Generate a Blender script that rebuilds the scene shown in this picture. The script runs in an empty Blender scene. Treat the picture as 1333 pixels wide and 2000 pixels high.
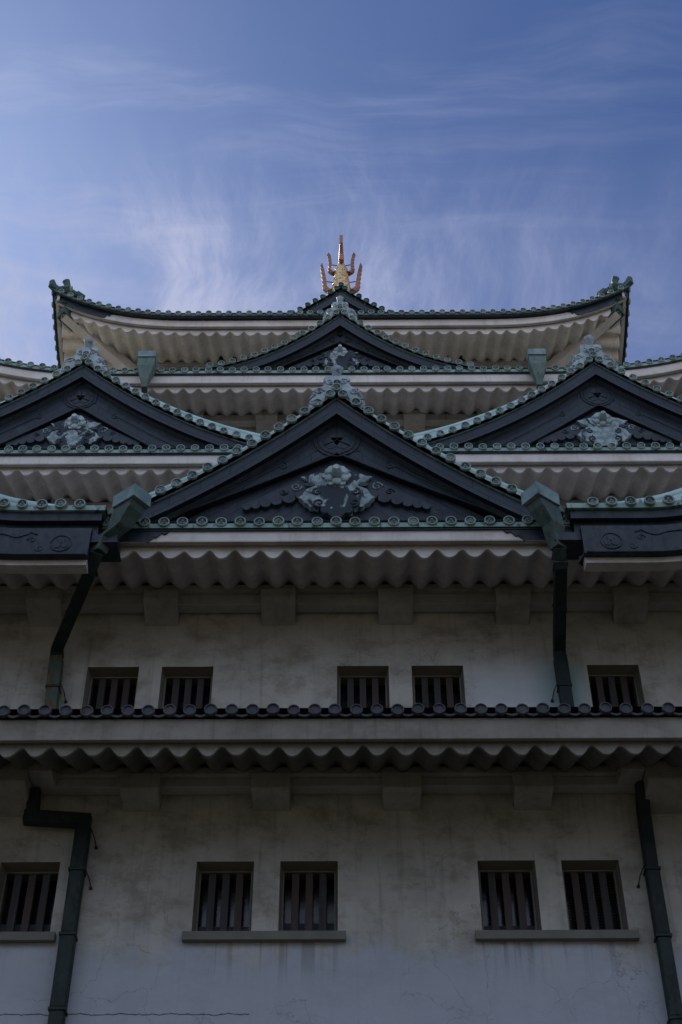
import bpy, math, random
from math import sin, cos, pi, sqrt, radians, atan2, exp
random.seed(7)
S = bpy.context.scene
COL = S.collection
# ------------------------------------------------------------------ camera
cam = bpy.data.cameras.new('camera'); co = bpy.data.objects.new('camera', cam); COL.objects.link(co)
cam.sensor_fit = 'VERTICAL'; cam.sensor_height = 36; cam.sensor_width = 24; cam.lens = 50
cam.clip_start = .1; cam.clip_end = 4000
co.location = (.2, 0, 1.6); co.rotation_euler = (radians(133), 0, radians(.4))
S.camera = co
# ------------------------------------------------------------------ light
SUN_AZ, SUN_EL = radians(-30), radians(50)      # azimuth measured from +Y towards +X
W = bpy.data.worlds.new('World'); S.world = W; W.use_nodes = True
nt = W.node_tree; nt.nodes.clear()
def N(t, typ, **kw):
    n = t.nodes.new(typ)
    for k, v in kw.items(): setattr(n, k, v)
    return n
def L(t, a, ao, b, bi): t.links.new(a.outputs[ao], b.inputs[bi])
def math_(t, op, a, b=None, c=None, clamp=False):
    n = t.nodes.new('ShaderNodeMath'); n.operation = op; n.use_clamp = clamp
    for i, v in enumerate((a, b, c)):
        if v is None: continue
        if isinstance(v, (int, float)): n.inputs[i].default_value = v
        else: t.links.new(v, n.inputs[i])
    return n.outputs[0]
def sstep(t, v, a, b):
    n = t.nodes.new('ShaderNodeMapRange'); n.interpolation_type = 'SMOOTHSTEP'
    n.inputs['From Min'].default_value = a; n.inputs['From Max'].default_value = b
    t.links.new(v, n.inputs['Value']); return n.outputs['Result']
def noise(t, vec, scale, detail=4, rough=.55, dist=0.):
    n = t.nodes.new('ShaderNodeTexNoise'); n.inputs['Scale'].default_value = scale
    n.inputs['Detail'].default_value = detail; n.inputs['Roughness'].default_value = rough
    n.inputs['Distortion'].default_value = dist
    if vec is not None: t.links.new(vec, n.inputs['Vector'])
    return n
def mapping(t, vec, sc=(1,1,1), rot=(0,0,0), loc=(0,0,0)):
    n = t.nodes.new('ShaderNodeMapping'); n.inputs['Scale'].default_value = sc
    n.inputs['Rotation'].default_value = rot; n.inputs['Location'].default_value = loc
    t.links.new(vec, n.inputs['Vector']); return n.outputs[0]
def mixc(t, fac, a, b):
    n = t.nodes.new('ShaderNodeMix'); n.data_type = 'RGBA'
    for s, v in ((0, fac), (6, a), (7, b)):
        if isinstance(v, tuple): n.inputs[s].default_value = (*v, 1) if len(v) == 3 else v
        elif isinstance(v, (int, float)): n.inputs[s].default_value = v
        else: t.links.new(v, n.inputs[s])
    return n.outputs[2]
sky = N(nt, 'ShaderNodeTexSky', sky_type='NISHITA', sun_disc=False)
sky.sun_elevation = SUN_EL; sky.sun_rotation = SUN_AZ; sky.altitude = 50
sky.air_density = 1.0; sky.dust_density = .7; sky.ozone_density = 3.0
tc = N(nt, 'ShaderNodeTexCoord')
sep = N(nt, 'ShaderNodeSeparateXYZ'); L(nt, tc, 'Generated', sep, 0)
zc = math_(nt, 'MAXIMUM', sep.outputs[2], .08)
px = math_(nt, 'DIVIDE', sep.outputs[0], zc); py = math_(nt, 'DIVIDE', sep.outputs[1], zc)
cmb = N(nt, 'ShaderNodeCombineXYZ'); nt.links.new(px, cmb.inputs[0]); nt.links.new(py, cmb.inputs[1])
P = cmb.outputs[0]
warp = noise(nt, P, 3.0, 3)
vm = N(nt, 'ShaderNodeVectorMath', operation='MULTIPLY_ADD'); nt.links.new(warp.outputs['Color'], vm.inputs[0])
vm.inputs[1].default_value = (.11, .11, 0); nt.links.new(P, vm.inputs[2])
PW = vm.outputs[0]
n1 = noise(nt, mapping(nt, PW, (5.0, 1.7, 1), (0, 0, radians(38))), 1.7, 12, .68, .25)       # soft bank near the roof
n2 = noise(nt, mapping(nt, PW, (1.4, 8.5, 1), (0, 0, radians(24)), (3.1, .7, 0)), 1.5, 9, .6, .4)     # long thin streaks
band = sstep(nt, py, .60, .78)
left = sstep(nt, px, .35, -.30)
c1 = math_(nt, 'MULTIPLY', math_(nt, 'MULTIPLY_ADD', sstep(nt, px, .24, -.22), 1.0, .28), math_(nt, 'MULTIPLY', sstep(nt, n1.outputs[0], .38, .80), math_(nt, 'MULTIPLY_ADD', band, 1.15, .06)))
lefts = math_(nt, 'MULTIPLY_ADD', left, .65, .12)
c2 = math_(nt, 'MULTIPLY', sstep(nt, n2.outputs[0], .45, .80), lefts)
veil = math_(nt, 'MULTIPLY', band, .16)
cl = math_(nt, 'ADD', math_(nt, 'ADD', c1, c2), veil, clamp=True)
skyt = N(nt, 'ShaderNodeMix', data_type='RGBA', blend_type='MULTIPLY'); skyt.inputs[0].default_value = 1
L(nt, sky, 0, skyt, 6); skyt.inputs[7].default_value = (.45, .60, .90, 1)
skyc = mixc(nt, cl, skyt.outputs[2], (5.2, 5.7, 8.1))
# bright cloud added to the unseen sky behind the camera to light the facade
ob = math_(nt, 'MULTIPLY', sstep(nt, sep.outputs[1], .15, -.35), math_(nt, 'MULTIPLY_ADD', noise(nt, mapping(nt, tc.outputs['Generated'], (2, 2, 5)), 1.5, 6).outputs[0], .5, .5))
skyc = mixc(nt, ob, skyc, (9.0, 10.7, 14.2))
bg = N(nt, 'ShaderNodeBackground'); bg.inputs[1].default_value = .1
nt.links.new(skyc, bg.inputs[0])
wo = N(nt, 'ShaderNodeOutputWorld'); L(nt, bg, 0, wo, 0)
sl = bpy.data.lights.new('sun', 'SUN'); sl.energy = 4.6; sl.angle = radians(.5); sl.color = (1, .93, .82)
so = bpy.data.objects.new('sun', sl); COL.objects.link(so)
so.rotation_euler = (radians(90) - SUN_EL, 0, pi - SUN_AZ)
so.location = (-30, 60, 60)
S.view_settings.view_transform = 'Standard'; S.view_settings.look = 'None'
S.view_settings.gamma = 1; S.view_settings.exposure = -.2
S.render.engine = 'CYCLES'

# ------------------------------------------------------------------ materials
def newmat(name, rough=.8, metal=0., spec=.3):
    m = bpy.data.materials.new(name); m.use_nodes = True
    t = m.node_tree; b = t.nodes['Principled BSDF']
    b.inputs['Roughness'].default_value = rough; b.inputs['Metallic'].default_value = metal
    b.inputs['Specular IOR Level'].default_value = spec
    tcn = t.nodes.new('ShaderNodeTexCoord')
    return m, t, b, tcn
def bump(t, b, h, strength=.3, dist=.02):
    n = t.nodes.new('ShaderNodeBump'); n.inputs['Strength'].default_value = strength
    n.inputs['Distance'].default_value = dist; t.links.new(h, n.inputs['Height'])
    t.links.new(n.outputs[0], b.inputs['Normal'])
def plaster(name, c1, c2, stain=(.27, .235, .18), amt=.5, streak=.3, thr=(.42, .70)):
    m, t, b, tcn = newmat(name, .9, 0, .15)
    o = tcn.outputs['Object']
    a = noise(t, o, 1.1, 8, .65, .3)
    base = mixc(t, sstep(t, a.outputs[0], .35, .68), c1, c2)
    s1 = noise(t, mapping(t, o, (1, 1, 1.5)), 1.3, 12, .74, .15)
    base = mixc(t, math_(t, 'MULTIPLY', sstep(t, s1.outputs[0], *thr), amt), base, stain)
    s2 = noise(t, mapping(t, o, (9, 9, .55)), 1.0, 5, .6)
    base = mixc(t, math_(t, 'MULTIPLY', sstep(t, s2.outputs[0], .50, .78), streak), base, tuple(x*.55 for x in stain))
    t.links.new(base, b.inputs['Base Color'])
    f = noise(t, o, 26, 6, .7); g = noise(t, o, 2.6, 3)
    bump(t, b, math_(t, 'MULTIPLY_ADD', g.outputs[0], 3.0, f.outputs[0]), .35, .012)
    return m, t, b, o, base
M = {}
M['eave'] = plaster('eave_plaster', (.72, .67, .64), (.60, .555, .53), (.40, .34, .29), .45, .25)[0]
M['eave_grey'] = plaster('dark_eave_plaster', (.30, .275, .235), (.235, .215, .18), (.12, .10, .075), .5, .35)[0]  # darker eave plaster for the lowest roof
M['soffit_grey'] = plaster('shaded_soffit_plaster', (.17, .155, .13), (.13, .118, .098), (.08, .065, .05), .5, .3)[0]  # soffit plaster darkened to stand for deep shade below the first roof
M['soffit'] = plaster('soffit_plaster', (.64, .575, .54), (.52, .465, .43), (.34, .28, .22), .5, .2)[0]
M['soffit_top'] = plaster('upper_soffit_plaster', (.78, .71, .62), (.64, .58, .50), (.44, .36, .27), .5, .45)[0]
M['bracket'] = plaster('bracket_plaster', (.50, .46, .41), (.38, .345, .30), (.24, .19, .14), .5, .3)[0]

M['bracket_low'] = plaster('shaded_bracket_plaster', (.42, .395, .355), (.33, .305, .27), (.16, .13, .10), .5, .3)[0]  # bracket plaster with the shade under the lower eaves put into its colour
M['beam_low'] = plaster('beam_plaster', (.44, .42, .39), (.35, .335, .31), (.2, .17, .13), .4, .2)[0]
def wall_material():
    m, t, b, o, base = plaster('wall_plaster', (.56, .52, .46), (.44, .41, .36), (.26, .22, .16), .65, .35, (.45, .66))
    sp = N(t, 'ShaderNodeSeparateXYZ'); t.links.new(o, sp.inputs[0])
    X, Z = sp.outputs[0], sp.outputs[2]
    # hairline crazing, only in irregular patches
    wn = noise(t, o, 2.5, 5, .6)
    v = N(t, 'ShaderNodeVectorMath', operation='MULTIPLY_ADD'); t.links.new(wn.outputs['Color'], v.inputs[0])
    v.inputs[1].default_value = (.45, .45, .45); t.links.new(o, v.inputs[2])
    vo = N(t, 'ShaderNodeTexVoronoi', feature='DISTANCE_TO_EDGE'); vo.inputs['Scale'].default_value = 1.25
    t.links.new(v.outputs[0], vo.inputs['Vector'])
    thin = math_(t, 'LESS_THAN', vo.outputs['Distance'], .0065)
    patch = sstep(t, noise(t, o, .55, 2).outputs[0], .53, .61)
    cr = math_(t, 'MULTIPLY', math_(t, 'MULTIPLY', thin, patch), .32)
    # one long wandering crack across the lower left
    cx = N(t, 'ShaderNodeCombineXYZ'); t.links.new(X, cx.inputs[0])
    w1 = noise(t, cx.outputs[0], 3.2, 7, .7)
    zz = math_(t, 'MULTIPLY_ADD', w1.outputs[0], .17, 9.845)
    d = math_(t, 'ABSOLUTE', math_(t, 'SUBTRACT', Z, zz))
    wd = math_(t, 'MULTIPLY_ADD', noise(t, cx.outputs[0], 11, 3).outputs[0], .016, -.001)
    big = math_(t, 'MULTIPLY', math_(t, 'LESS_THAN', d, wd), math_(t, 'LESS_THAN', X, -1.2))
    # green-blue copper run-off round the right-hand pipe of the second storey, newer plaster beside it
    n_ = noise(t, o, 2.2, 5)
    dx = math_(t, 'ABSOLUTE', math_(t, 'SUBTRACT', X, 3.72))
    dx = math_(t, 'MULTIPLY_ADD', n_.outputs[0], .22, dx)
    zt = math_(t, 'MULTIPLY_ADD', n_.outputs[0], .3, Z)
    inz = math_(t, 'MULTIPLY', sstep(t, zt, 16.35, 15.75), sstep(t, Z, 14.2, 14.4))
    new = math_(t, 'MULTIPLY', math_(t, 'MULTIPLY', sstep(t, math_(t, 'MULTIPLY_ADD', n_.outputs[0], .8, X), 2.2, 2.8), sstep(t, X, 4.2, 3.9)), inz)
    c = mixc(t, math_(t, 'MULTIPLY', new, .8), base, (.62, .63, .64))
    teal = math_(t, 'MULTIPLY', sstep(t, dx, .78, .25), inz)
    c = mixc(t, math_(t, 'MULTIPLY', teal, .6), c, (.20, .36, .36))
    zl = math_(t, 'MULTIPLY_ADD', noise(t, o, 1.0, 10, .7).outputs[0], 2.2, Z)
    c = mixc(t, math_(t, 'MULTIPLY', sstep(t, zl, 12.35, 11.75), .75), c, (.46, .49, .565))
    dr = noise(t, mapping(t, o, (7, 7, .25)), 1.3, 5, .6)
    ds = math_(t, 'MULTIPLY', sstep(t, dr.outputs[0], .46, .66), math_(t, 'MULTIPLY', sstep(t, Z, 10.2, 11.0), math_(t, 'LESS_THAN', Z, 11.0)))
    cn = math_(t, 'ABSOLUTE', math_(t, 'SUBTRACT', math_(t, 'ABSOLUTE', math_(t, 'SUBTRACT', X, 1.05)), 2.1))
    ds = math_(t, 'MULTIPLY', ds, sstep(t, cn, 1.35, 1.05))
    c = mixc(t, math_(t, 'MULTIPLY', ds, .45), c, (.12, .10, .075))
    c = mixc(t, cr, c, (.10, .08, .06))
    c = mixc(t, math_(t, 'MULTIPLY', big, .9), c, (.02, .015, .012))
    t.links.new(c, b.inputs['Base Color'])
    return m
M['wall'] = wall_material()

def copper(name, green, pale, dark, a=.5, dthr=(.5, .6), sc=2.6, rough=.62, metal=.15, dmix=.9):
    m, t, b, tcn = newmat(name, rough, metal, .35)
    o = tcn.outputs['Object']
    n1 = noise(t, o, sc, 6, .6, .4); n2 = noise(t, mapping(t, o, (1, 1, .5)), sc*3.4, 8, .68, .5)
    c = mixc(t, math_(t, 'MULTIPLY', sstep(t, n1.outputs[0], .38, .66), a), green, pale)
    c = mixc(t, math_(t, 'MULTIPLY', sstep(t, n2.outputs[0], *dthr), dmix), c, dark)
    t.links.new(c, b.inputs['Base Color'])
    bump(t, b, noise(t, o, 24, 5, .65).outputs[0], .3, .008)
    return m
M['tile'] = copper('verdigris_tile', (.19, .29, .26), (.36, .49, .46), (.035, .05, .06), .6, (.52, .64))
M['deck'] = copper('weathered_roof_sheet', (.30, .30, .27), (.38, .38, .35), (.16, .16, .15), .6, (.5, .65))
M['disc'] = copper('verdigris_disc', (.22, .29, .265), (.36, .43, .40), (.04, .055, .06), .6, (.60, .72))
M['disc_in'] = copper('tile_face', (.13, .17, .16), (.30, .36, .34), (.015, .02, .03), .7, (.44, .50), sc=1.1)
M['ridge'] = copper('pale_ridge_copper', (.33, .47, .45), (.50, .64, .63), (.08, .12, .13), .7, (.60, .72))
M['dkgreen'] = copper('dark_green_copper', (.045, .085, .075), (.09, .16, .14), (.015, .02, .022), .5, (.50, .62))
M['board'] = copper('blackened_copper', (.026, .034, .044), (.042, .053, .065), (.016, .020, .026), .8, (.45, .65), rough=.5, metal=.25)
M['finial'] = copper('weathered_finial', (.26, .32, .325), (.45, .52, .55), (.05, .05, .07), .7, (.55, .66))
M['clay'] = copper('dark_clay_tile', (.055, .056, .066), (.10, .10, .11), (.025, .025, .03), .5, (.5, .7), rough=.7, metal=0)
M['pipe'] = copper('pipe_copper', (.015, .023, .021), (.032, .052, .045), (.012, .014, .014), .6, (.45, .65), sc=2.0)
M['pipe_rust'] = copper('rusty_pipe', (.06, .11, .09), (.10, .13, .08), (.13, .05, .025), .6, (.48, .56), sc=3.0)
M['funnel'] = copper('funnel_copper', (.05, .075, .065), (.09, .12, .10), (.02, .028, .026), .6, (.5, .7), sc=3)
M['funnel4'] = copper('funnel_copper_green', (.10, .15, .13), (.15, .21, .18), (.04, .055, .05), .6, (.5, .7), sc=3)
M['hopper'] = copper('hopper_copper', (.14, .205, .20), (.28, .36, .36), (.06, .085, .08), .7, (.55, .75), sc=3)

def plates():
    m, t, b, tcn = newmat('riveted_copper_plates', .5, .25, .35)
    uv = tcn.outputs['UV']; o = tcn.outputs['Object']
    br = N(t, 'ShaderNodeTexBrick'); t.links.new(uv, br.inputs['Vector'])
    br.inputs['Scale'].default_value = 1; br.inputs['Mortar Size'].default_value = .008
    br.inputs['Brick Width'].default_value = .62; br.inputs['Row Height'].default_value = .21
    br.inputs['Color1'].default_value = (.031, .039, .052, 1); br.inputs['Color2'].default_value = (.023, .030, .041, 1)
    br.inputs['Mortar'].default_value = (.006, .008, .012, 1)
    n = noise(t, o, 3, 7, .65, .4)
    c = mixc(t, math_(t, 'MULTIPLY', sstep(t, n.outputs[0], .55, .80), .7), br.outputs['Color'], (.055, .085, .085))
    sp = noise(t, o, 16, 3, .5)
    c = mixc(t, math_(t, 'MULTIPLY', sstep(t, sp.outputs[0], .74, .78), .6), c, (.22, .32, .30))
    t.links.new(c, b.inputs['Base Color'])
    bump(t, b, math_(t, 'MULTIPLY_ADD', br.outputs['Fac'], -1.2, n.outputs[0]), .5, .012)
    return m
M['plates'] = plates()
def peeling(name, lo, hi):
    m, t, b, tcn = newmat(name, .75, 0, .2)
    o = tcn.outputs['Object']
    n = noise(t, mapping(t, o, (1.0, 1, .75)), 3.1, 9, .62, .8)
    k = n.outputs[0]
    if name == 'peeling_paint':
        sx = N(t, 'ShaderNodeSeparateXYZ'); t.links.new(o, sx.inputs[0])
        k = math_(t, 'MULTIPLY_ADD', math_(t, 'ABSOLUTE', sx.outputs[0]), .32, math_(t, 'SUBTRACT', k, .08))
    k = sstep(t, k, lo, hi)
    c = mixc(t, k, (.035, .045, .058), mixc(t, sstep(t, noise(t, o, 9, 4).outputs[0], .4, .65), (.17, .225, .23), (.33, .40, .42)))
    t.links.new(c, b.inputs['Base Color'])
    bump(t, b, math_(t, 'ADD', k, noise(t, o, 30, 4).outputs[0]), .4, .006)
    return m
M['peel_mid'] = peeling('peeling_paint', .50, .525)
M['peel_low'] = peeling('patchy_peeling_paint', .50, .53)
M['peel_dark'] = peeling('mostly_dark_peeling_paint', .55, .585)
M['peel_pale'] = peeling('pale_peeling_paint', .36, .40)
def wood():
    m, t, b, tcn = newmat('weathered_lattice', .8, 0, .2)
    o = tcn.outputs['Object']; oi = N(t, 'ShaderNodeObjectInfo')
    n = noise(t, mapping(t, o, (14, 14, 1.2)), 1.4, 7, .6, .4)
    c = mixc(t, n.outputs[0], (.04, .035, .033), (.115, .105, .105))
    rnd = math_(t, 'MULTIPLY', sstep(t, oi.outputs['Random'], .45, .8), .55)
    c = mixc(t, rnd, c, (.12, .075, .062))
    t.links.new(c, b.inputs['Base Color']); bump(t, b, n.outputs[0], .4, .01)
    return m
M['wood'] = wood()
def simple(name, col, rough=.7, metal=0, spec=.3, var=.35, sc=5):
    m, t, b, tcn = newmat(name, rough, metal, spec)
    n = noise(t, tcn.outputs['Object'], sc, 6, .6)
    t.links.new(mixc(t, n.outputs[0], tuple(x*(1-var) for x in col), tuple(min(1, x*(1+var)) for x in col)), b.inputs['Base Color'])
    bump(t, b, n.outputs[0], .2, .01)
    return m
M['pane'] = simple('dark_pane', (.012, .014, .018), .15, 0, .5)
M['blind'] = simple('blue_grey_blind', (.10, .125, .15), .6)
M['sill'] = simple('sill_stone', (.19, .18, .15), .85, sc=3)
M['reveal'] = simple('brown_reveal', (.20, .18, .14), .85, sc=4)  # reveals toned browner and darker than the wall
M['frame'] = simple('window_trim', (.22, .215, .17), .8)
M['iron'] = simple('rusted_iron', (.07, .04, .03), .8)
M['room'] = simple('dark_room', (.03, .03, .03), .9)
def gold():
    m, t, b, tcn = newmat('aged_gold', .45, .7, .5)
    o = tcn.outputs['Object']
    n = noise(t, o, 5, 6, .6, .4)
    c = mixc(t, sstep(t, n.outputs[0], .42, .62), (.80, .66, .40), (.66, .45, .24))
    n2 = noise(t, o, 13, 4)
    c = mixc(t, math_(t, 'MULTIPLY', sstep(t, n2.outputs[0], .56, .64), .6), c, (.22, .09, .07))
    t.links.new(c, b.inputs['Base Color']); bump(t, b, noise(t, o, 30, 3).outputs[0], .3, .01)
    return m
M['gold'] = gold()
M['bronze'] = simple('coppery_gilding', (.34, .16, .10), .48, .75, .5, .45, 7)
def ground_mat():
    m, t, b, tcn = newmat('gravel', .95, 0, .1)
    n = noise(t, tcn.outputs['Object'], .4, 10, .7)
    sp = N(t, 'ShaderNodeSeparateXYZ'); t.links.new(tcn.outputs['Object'], sp.inputs[0])
    yy = math_(t, 'MULTIPLY_ADD', noise(t, tcn.outputs['Object'], .15, 4).outputs[0], 6, sp.outputs[1])
    turf = mixc(t, n.outputs[0], (.07, .07, .045), (.13, .12, .085)); grit = mixc(t, n.outputs[0], (.44, .38, .30), (.56, .49, .39))
    t.links.new(mixc(t, sstep(t, yy, -9, -12), turf, grit), b.inputs['Base Color'])  # unseen ground toned dark near and pale far to steer bounce light
    bump(t, b, noise(t, tcn.outputs['Object'], 30, 4).outputs[0], .5, .02)
    return m
M['ground'] = ground_mat()
def stone_mat():
    m, t, b, tcn = newmat('fitted_stone', .9, 0, .2)
    o = tcn.outputs['Object']
    v = N(t, 'ShaderNodeTexVoronoi', feature='DISTANCE_TO_EDGE'); v.inputs['Scale'].default_value = .9
    t.links.new(mapping(t, o, (1, 1, 1.5)), v.inputs['Vector'])
    n = noise(t, o, 3, 8, .65)
    c = mixc(t, n.outputs[0], (.12, .115, .10), (.32, .30, .26))
    c = mixc(t, sstep(t, v.outputs['Distance'], .05, .0), c, (.03, .03, .028))
    t.links.new(c, b.inputs['Base Color'])
    bump(t, b, sstep(t, v.outputs['Distance'], 0, .12), .9, .12)
    return m
M['stone'] = stone_mat()

# ------------------------------------------------------------------ mesh helpers
class MB:
    def __init__(s): s.v = []; s.f = []; s.uv = []; s.mi = []; s.sm = []; s.cur = 0
    def face(s, idx, uv=None, smooth=False):
        s.f.append(tuple(idx)); s.uv.append(uv); s.mi.append(s.cur); s.sm.append(smooth)
    def add(s, pts):
        b = len(s.v); s.v += [tuple(p) for p in pts]; return b
    def box(s, x0, x1, y0, y1, z0, z1, tr=None):
        p = [(x, y, z) for z in (z0, z1) for y in (y0, y1) for x in (x0, x1)]
        if tr: p = [tr(*q) for q in p]
        b = s.add(p)
        for q in ((0,2,3,1), (4,5,7,6), (0,1,5,4), (2,6,7,3), (0,4,6,2), (1,3,7,5)): s.face([b+i for i in q])
    def hexa(s, p):                       # eight points, bottom ring then top ring
        b = s.add(p)
        for q in ((3,2,1,0), (4,5,6,7), (0,1,5,4), (1,2,6,5), (2,3,7,6), (3,0,4,7)): s.face([b+i for i in q])
    def loft(s, rings, caps=True, smooth=False, closed=True):
        n = len(rings[0]); b = s.add([p for r in rings for p in r])
        for i in range(len(rings)-1):
            for j in range(n if closed else n-1):
                k = (j+1) % n
                s.face((b+i*n+j, b+i*n+k, b+(i+1)*n+k, b+(i+1)*n+j), None, smooth)
        if caps:
            s.face([b+j for j in range(n)][::-1]); s.face([b+(len(rings)-1)*n+j for j in range(n)])
    def tube(s, path, r, n=8, smooth=True, square=False):
        rings = []
        for i, p in enumerate(path):
            a = path[max(0, i-1)]; c = path[min(len(path)-1, i+1)]
            d = [c[k]-a[k] for k in range(3)]; l = sqrt(sum(q*q for q in d)) or 1; d = [q/l for q in d]
            u = (1, 0, 0) if abs(d[0]) < .9 else (0, 0, 1)
            w = [d[1]*u[2]-d[2]*u[1], d[2]*u[0]-d[0]*u[2], d[0]*u[1]-d[1]*u[0]]
            l = sqrt(sum(q*q for q in w)); w = [q/l for q in w]
            q_ = [w[1]*d[2]-w[2]*d[1], w[2]*d[0]-w[0]*d[2], w[0]*d[1]-w[1]*d[0]]
            rr = r[i] if isinstance(r, (list, tuple)) else r
            rings.append([tuple(p[k] + rr*(cos(2*pi*j/n+(pi/4 if square else 0))*w[k] + sin(2*pi*j/n+(pi/4 if square else 0))*q_[k]) for k in range(3)) for j in range(n)])
        s.loft(rings, True, smooth and not square)
    def build(s, name, mats, parent=None, bevel=0, autosm=False):
        me = bpy.data.meshes.new(name); me.from_pydata(s.v, [], s.f)
        if not isinstance(mats, (list, tuple)): mats = [mats]
        for m in mats: me.materials.append(M[m])
        me.polygons.foreach_set('material_index', s.mi); me.polygons.foreach_set('use_smooth', s.sm)
        if any(u is not None for u in s.uv):
            l = me.uv_layers.new(name='UVMap')
            for p in me.polygons:
                u = s.uv[p.index]
                if u is None: continue
                for k, li in enumerate(p.loop_indices): l.data[li].uv = u[k]
        me.update()
        o = bpy.data.objects.new(name, me); COL.objects.link(o)
        if parent: o.parent = parent
        if bevel:
            md = o.modifiers.new('bevel', 'BEVEL'); md.width = bevel; md.segments = 2; md.limit_method = 'ANGLE'; md.angle_limit = radians(35)
        return o
def frange(a, b, step):
    n = max(1, int(math.ceil(abs(b-a)/step - 1e-6))); return [a+(b-a)*i/n for i in range(n+1)]
def tile_disc(mb, c, tr, r=.095, back=.5, rise=.15, crest=True, faceslot=1, n=16):
    """a round end tile; local frame: u sideways, v inward, z up, mapped by tr"""
    cu, cv, cz = c
    cu += random.gauss(0, .004); cz += random.gauss(0, .004); r *= random.uniform(.965, 1.03); cv += random.gauss(0, .006)
    prof = [(r*.88, back, rise), (r*.92, .02, 0), (r, .02, 0), (r, -.035, 0), (r*.93, -.045, 0), (r*.80, -.045, 0), (r*.74, -.022, 0)]
    mb.cur = 0
    rings = [[tr(cu+a*cos(2*pi*j/n), cv+d, cz+h+a*sin(2*pi*j/n)) for j in range(n)] for a, d, h in prof]
    b = mb.add([p for q in rings for p in q])
    for i in range(len(prof)-1):
        for j in range(n):
            k = (j+1) % n; mb.face((b+i*n+j, b+i*n+k, b+(i+1)*n+k, b+(i+1)*n+j), None, i in (0,))
    mb.cur = faceslot
    mb.face([b+(len(prof)-1)*n+j for j in range(n)])
    if crest:
        mb.cur = 0
        for q in range(3):
            a = pi/2 + q*2*pi/3
            ox, oz = cu+cos(a)*r*.36, cz+sin(a)*r*.36
            t = mb.add([tr(ox, cv-.045, oz)])
            pts = []
            for j, rr in enumerate((.36, .25, .27, .24, .27, .25)):
                b2 = a + j*pi/3; pts.append(tr(ox+cos(b2)*r*rr*.95, cv-.022, oz+sin(b2)*r*rr*.95))
            b3 = mb.add(pts)
            for j in range(6): mb.face((t, b3+j, b3+(j+1) % 6))
    mb.cur = 0
def sweep(mb, us, zf, section, tr, k=None):
    """closed section [(v,dz)...] carried along u; z = zf(u)+dz*k(u)"""
    rings = []
    for u in us:
        kk = k(u) if k else 1
        rings.append([tr(u, v, zf(u)+dz*kk) for v, dz in section])
    mb.loft(rings)
def board(mb, us, zt, zb, v0, v1, tr):
    """a board between two curves with arc-length UVs on its front face"""
    s = 0; prev = None; rows = []
    for u in us:
        if prev is not None: s += sqrt((u-prev[0])**2 + (zt(u)-prev[1])**2)
        prev = (u, zt(u)); rows.append((u, s, zt(u), zb(u)))
    b = mb.add([p for u, s_, a, c in rows for p in (tr(u, v0, a), tr(u, v0, c), tr(u, v1, a), tr(u, v1, c))])
    for i in range(len(rows)-1):
        h0 = rows[i][2]-rows[i][3]; h1 = rows[i+1][2]-rows[i+1][3]; q = b+4*i; w = q+4
        mb.face((q, q+1, w+1, w), ((rows[i][1], 0), (rows[i][1], -h0), (rows[i+1][1], -h1), (rows[i+1][1], 0)))
        mb.face((q+1, q+3, w+3, w+1), ((0,0),)*4); mb.face((q+2, w+2, w+3, q+3), ((0,0),)*4); mb.face((q, w, w+2, q+2), ((0,0),)*4)
    mb.face((b, b+2, b+3, b+1), ((0,0),)*4); e = b+4*(len(rows)-1); mb.face((e, e+1, e+3, e+2), ((0,0),)*4)

# ------------------------------------------------------------------ setting
g = MB(); g.v = [(-1500, -1500, 0), (1500, -1500, 0), (1500, 1500, 0), (-1500, 1500, 0)]; g.face((0, 1, 2, 3))
go = g.build('ground', 'ground'); go['kind'] = 'structure'

keep = bpy.data.objects.new('castle_keep', None); COL.objects.link(keep); keep.location = (0, 19, 0)
keep['label'] = 'tiered white plastered castle keep with green copper gables and curved tiled eaves'
keep['category'] = 'castle'
def part(mb, name, mats, parent=None, label=None, **kw):
    o = mb.build(name, mats, None, **kw)
    if parent is None: parent = keep
    o.parent = parent
    # keep world placement: geometry is written in world coordinates
    root = parent
    while root.parent: root = root.parent
    if parent is root: o.location = tuple(-q for q in root.location)
    if label: o['label'] = label
    return o

# ------------------------------------------------------------------ walls with real window openings
def wall_box(xw, y0, y1, z0, z1, openings, name_mat='wall', label=None):
    mb = MB()
    xs = sorted({-xw, xw} | {q for o in openings for q in o[:2]}); zs = sorted({z0, z1} | {q for o in openings for q in o[2:]})
    for i in range(len(xs)-1):
        for j in range(len(zs)-1):
            cx, cz = (xs[i]+xs[i+1])/2, (zs[j]+zs[j+1])/2
            if any(o[0] < cx < o[1] and o[2] < cz < o[3] for o in openings): continue
            b = mb.add([(xs[i], y0, zs[j]), (xs[i+1], y0, zs[j]), (xs[i+1], y0, zs[j+1]), (xs[i], y0, zs[j+1])]); mb.face((b, b+1, b+2, b+3))
    for a, c, e, h in openings:            # splayed reveals
        s = .035; d = y0+.24
        o4 = [(a, e), (c, e), (c, h), (a, h)]; i4 = [(a+s, e), (c-s, e), (c-s, h-s), (a+s, h-s)]
        b = mb.add([(x, y0, z) for x, z in o4] + [(x, d, z) for x, z in i4] + [(x, d+.5, z) for x, z in i4])
        for k in range(4):
            q = (k+1) % 4; mb.cur = 1; mb.face((b+k, b+4+k, b+4+q, b+q)); mb.face((b+4+k, b+8+k, b+8+q, b+4+q)); mb.cur = 0
    b = mb.add([(-xw, y0, z0), (-xw, y1, z0), (xw, y1, z0), (xw, y0, z0), (-xw, y0, z1), (-xw, y1, z1), (xw, y1, z1), (xw, y0, z1)])
    for q in ((0, 4, 5, 1), (1, 5, 6, 2), (2, 6, 7, 3), (4, 7, 6, 5)): mb.face([b+k for k in q])
    return part(mb, 'wall', [name_mat, 'reveal'] if openings else name_mat, label=label)
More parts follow.
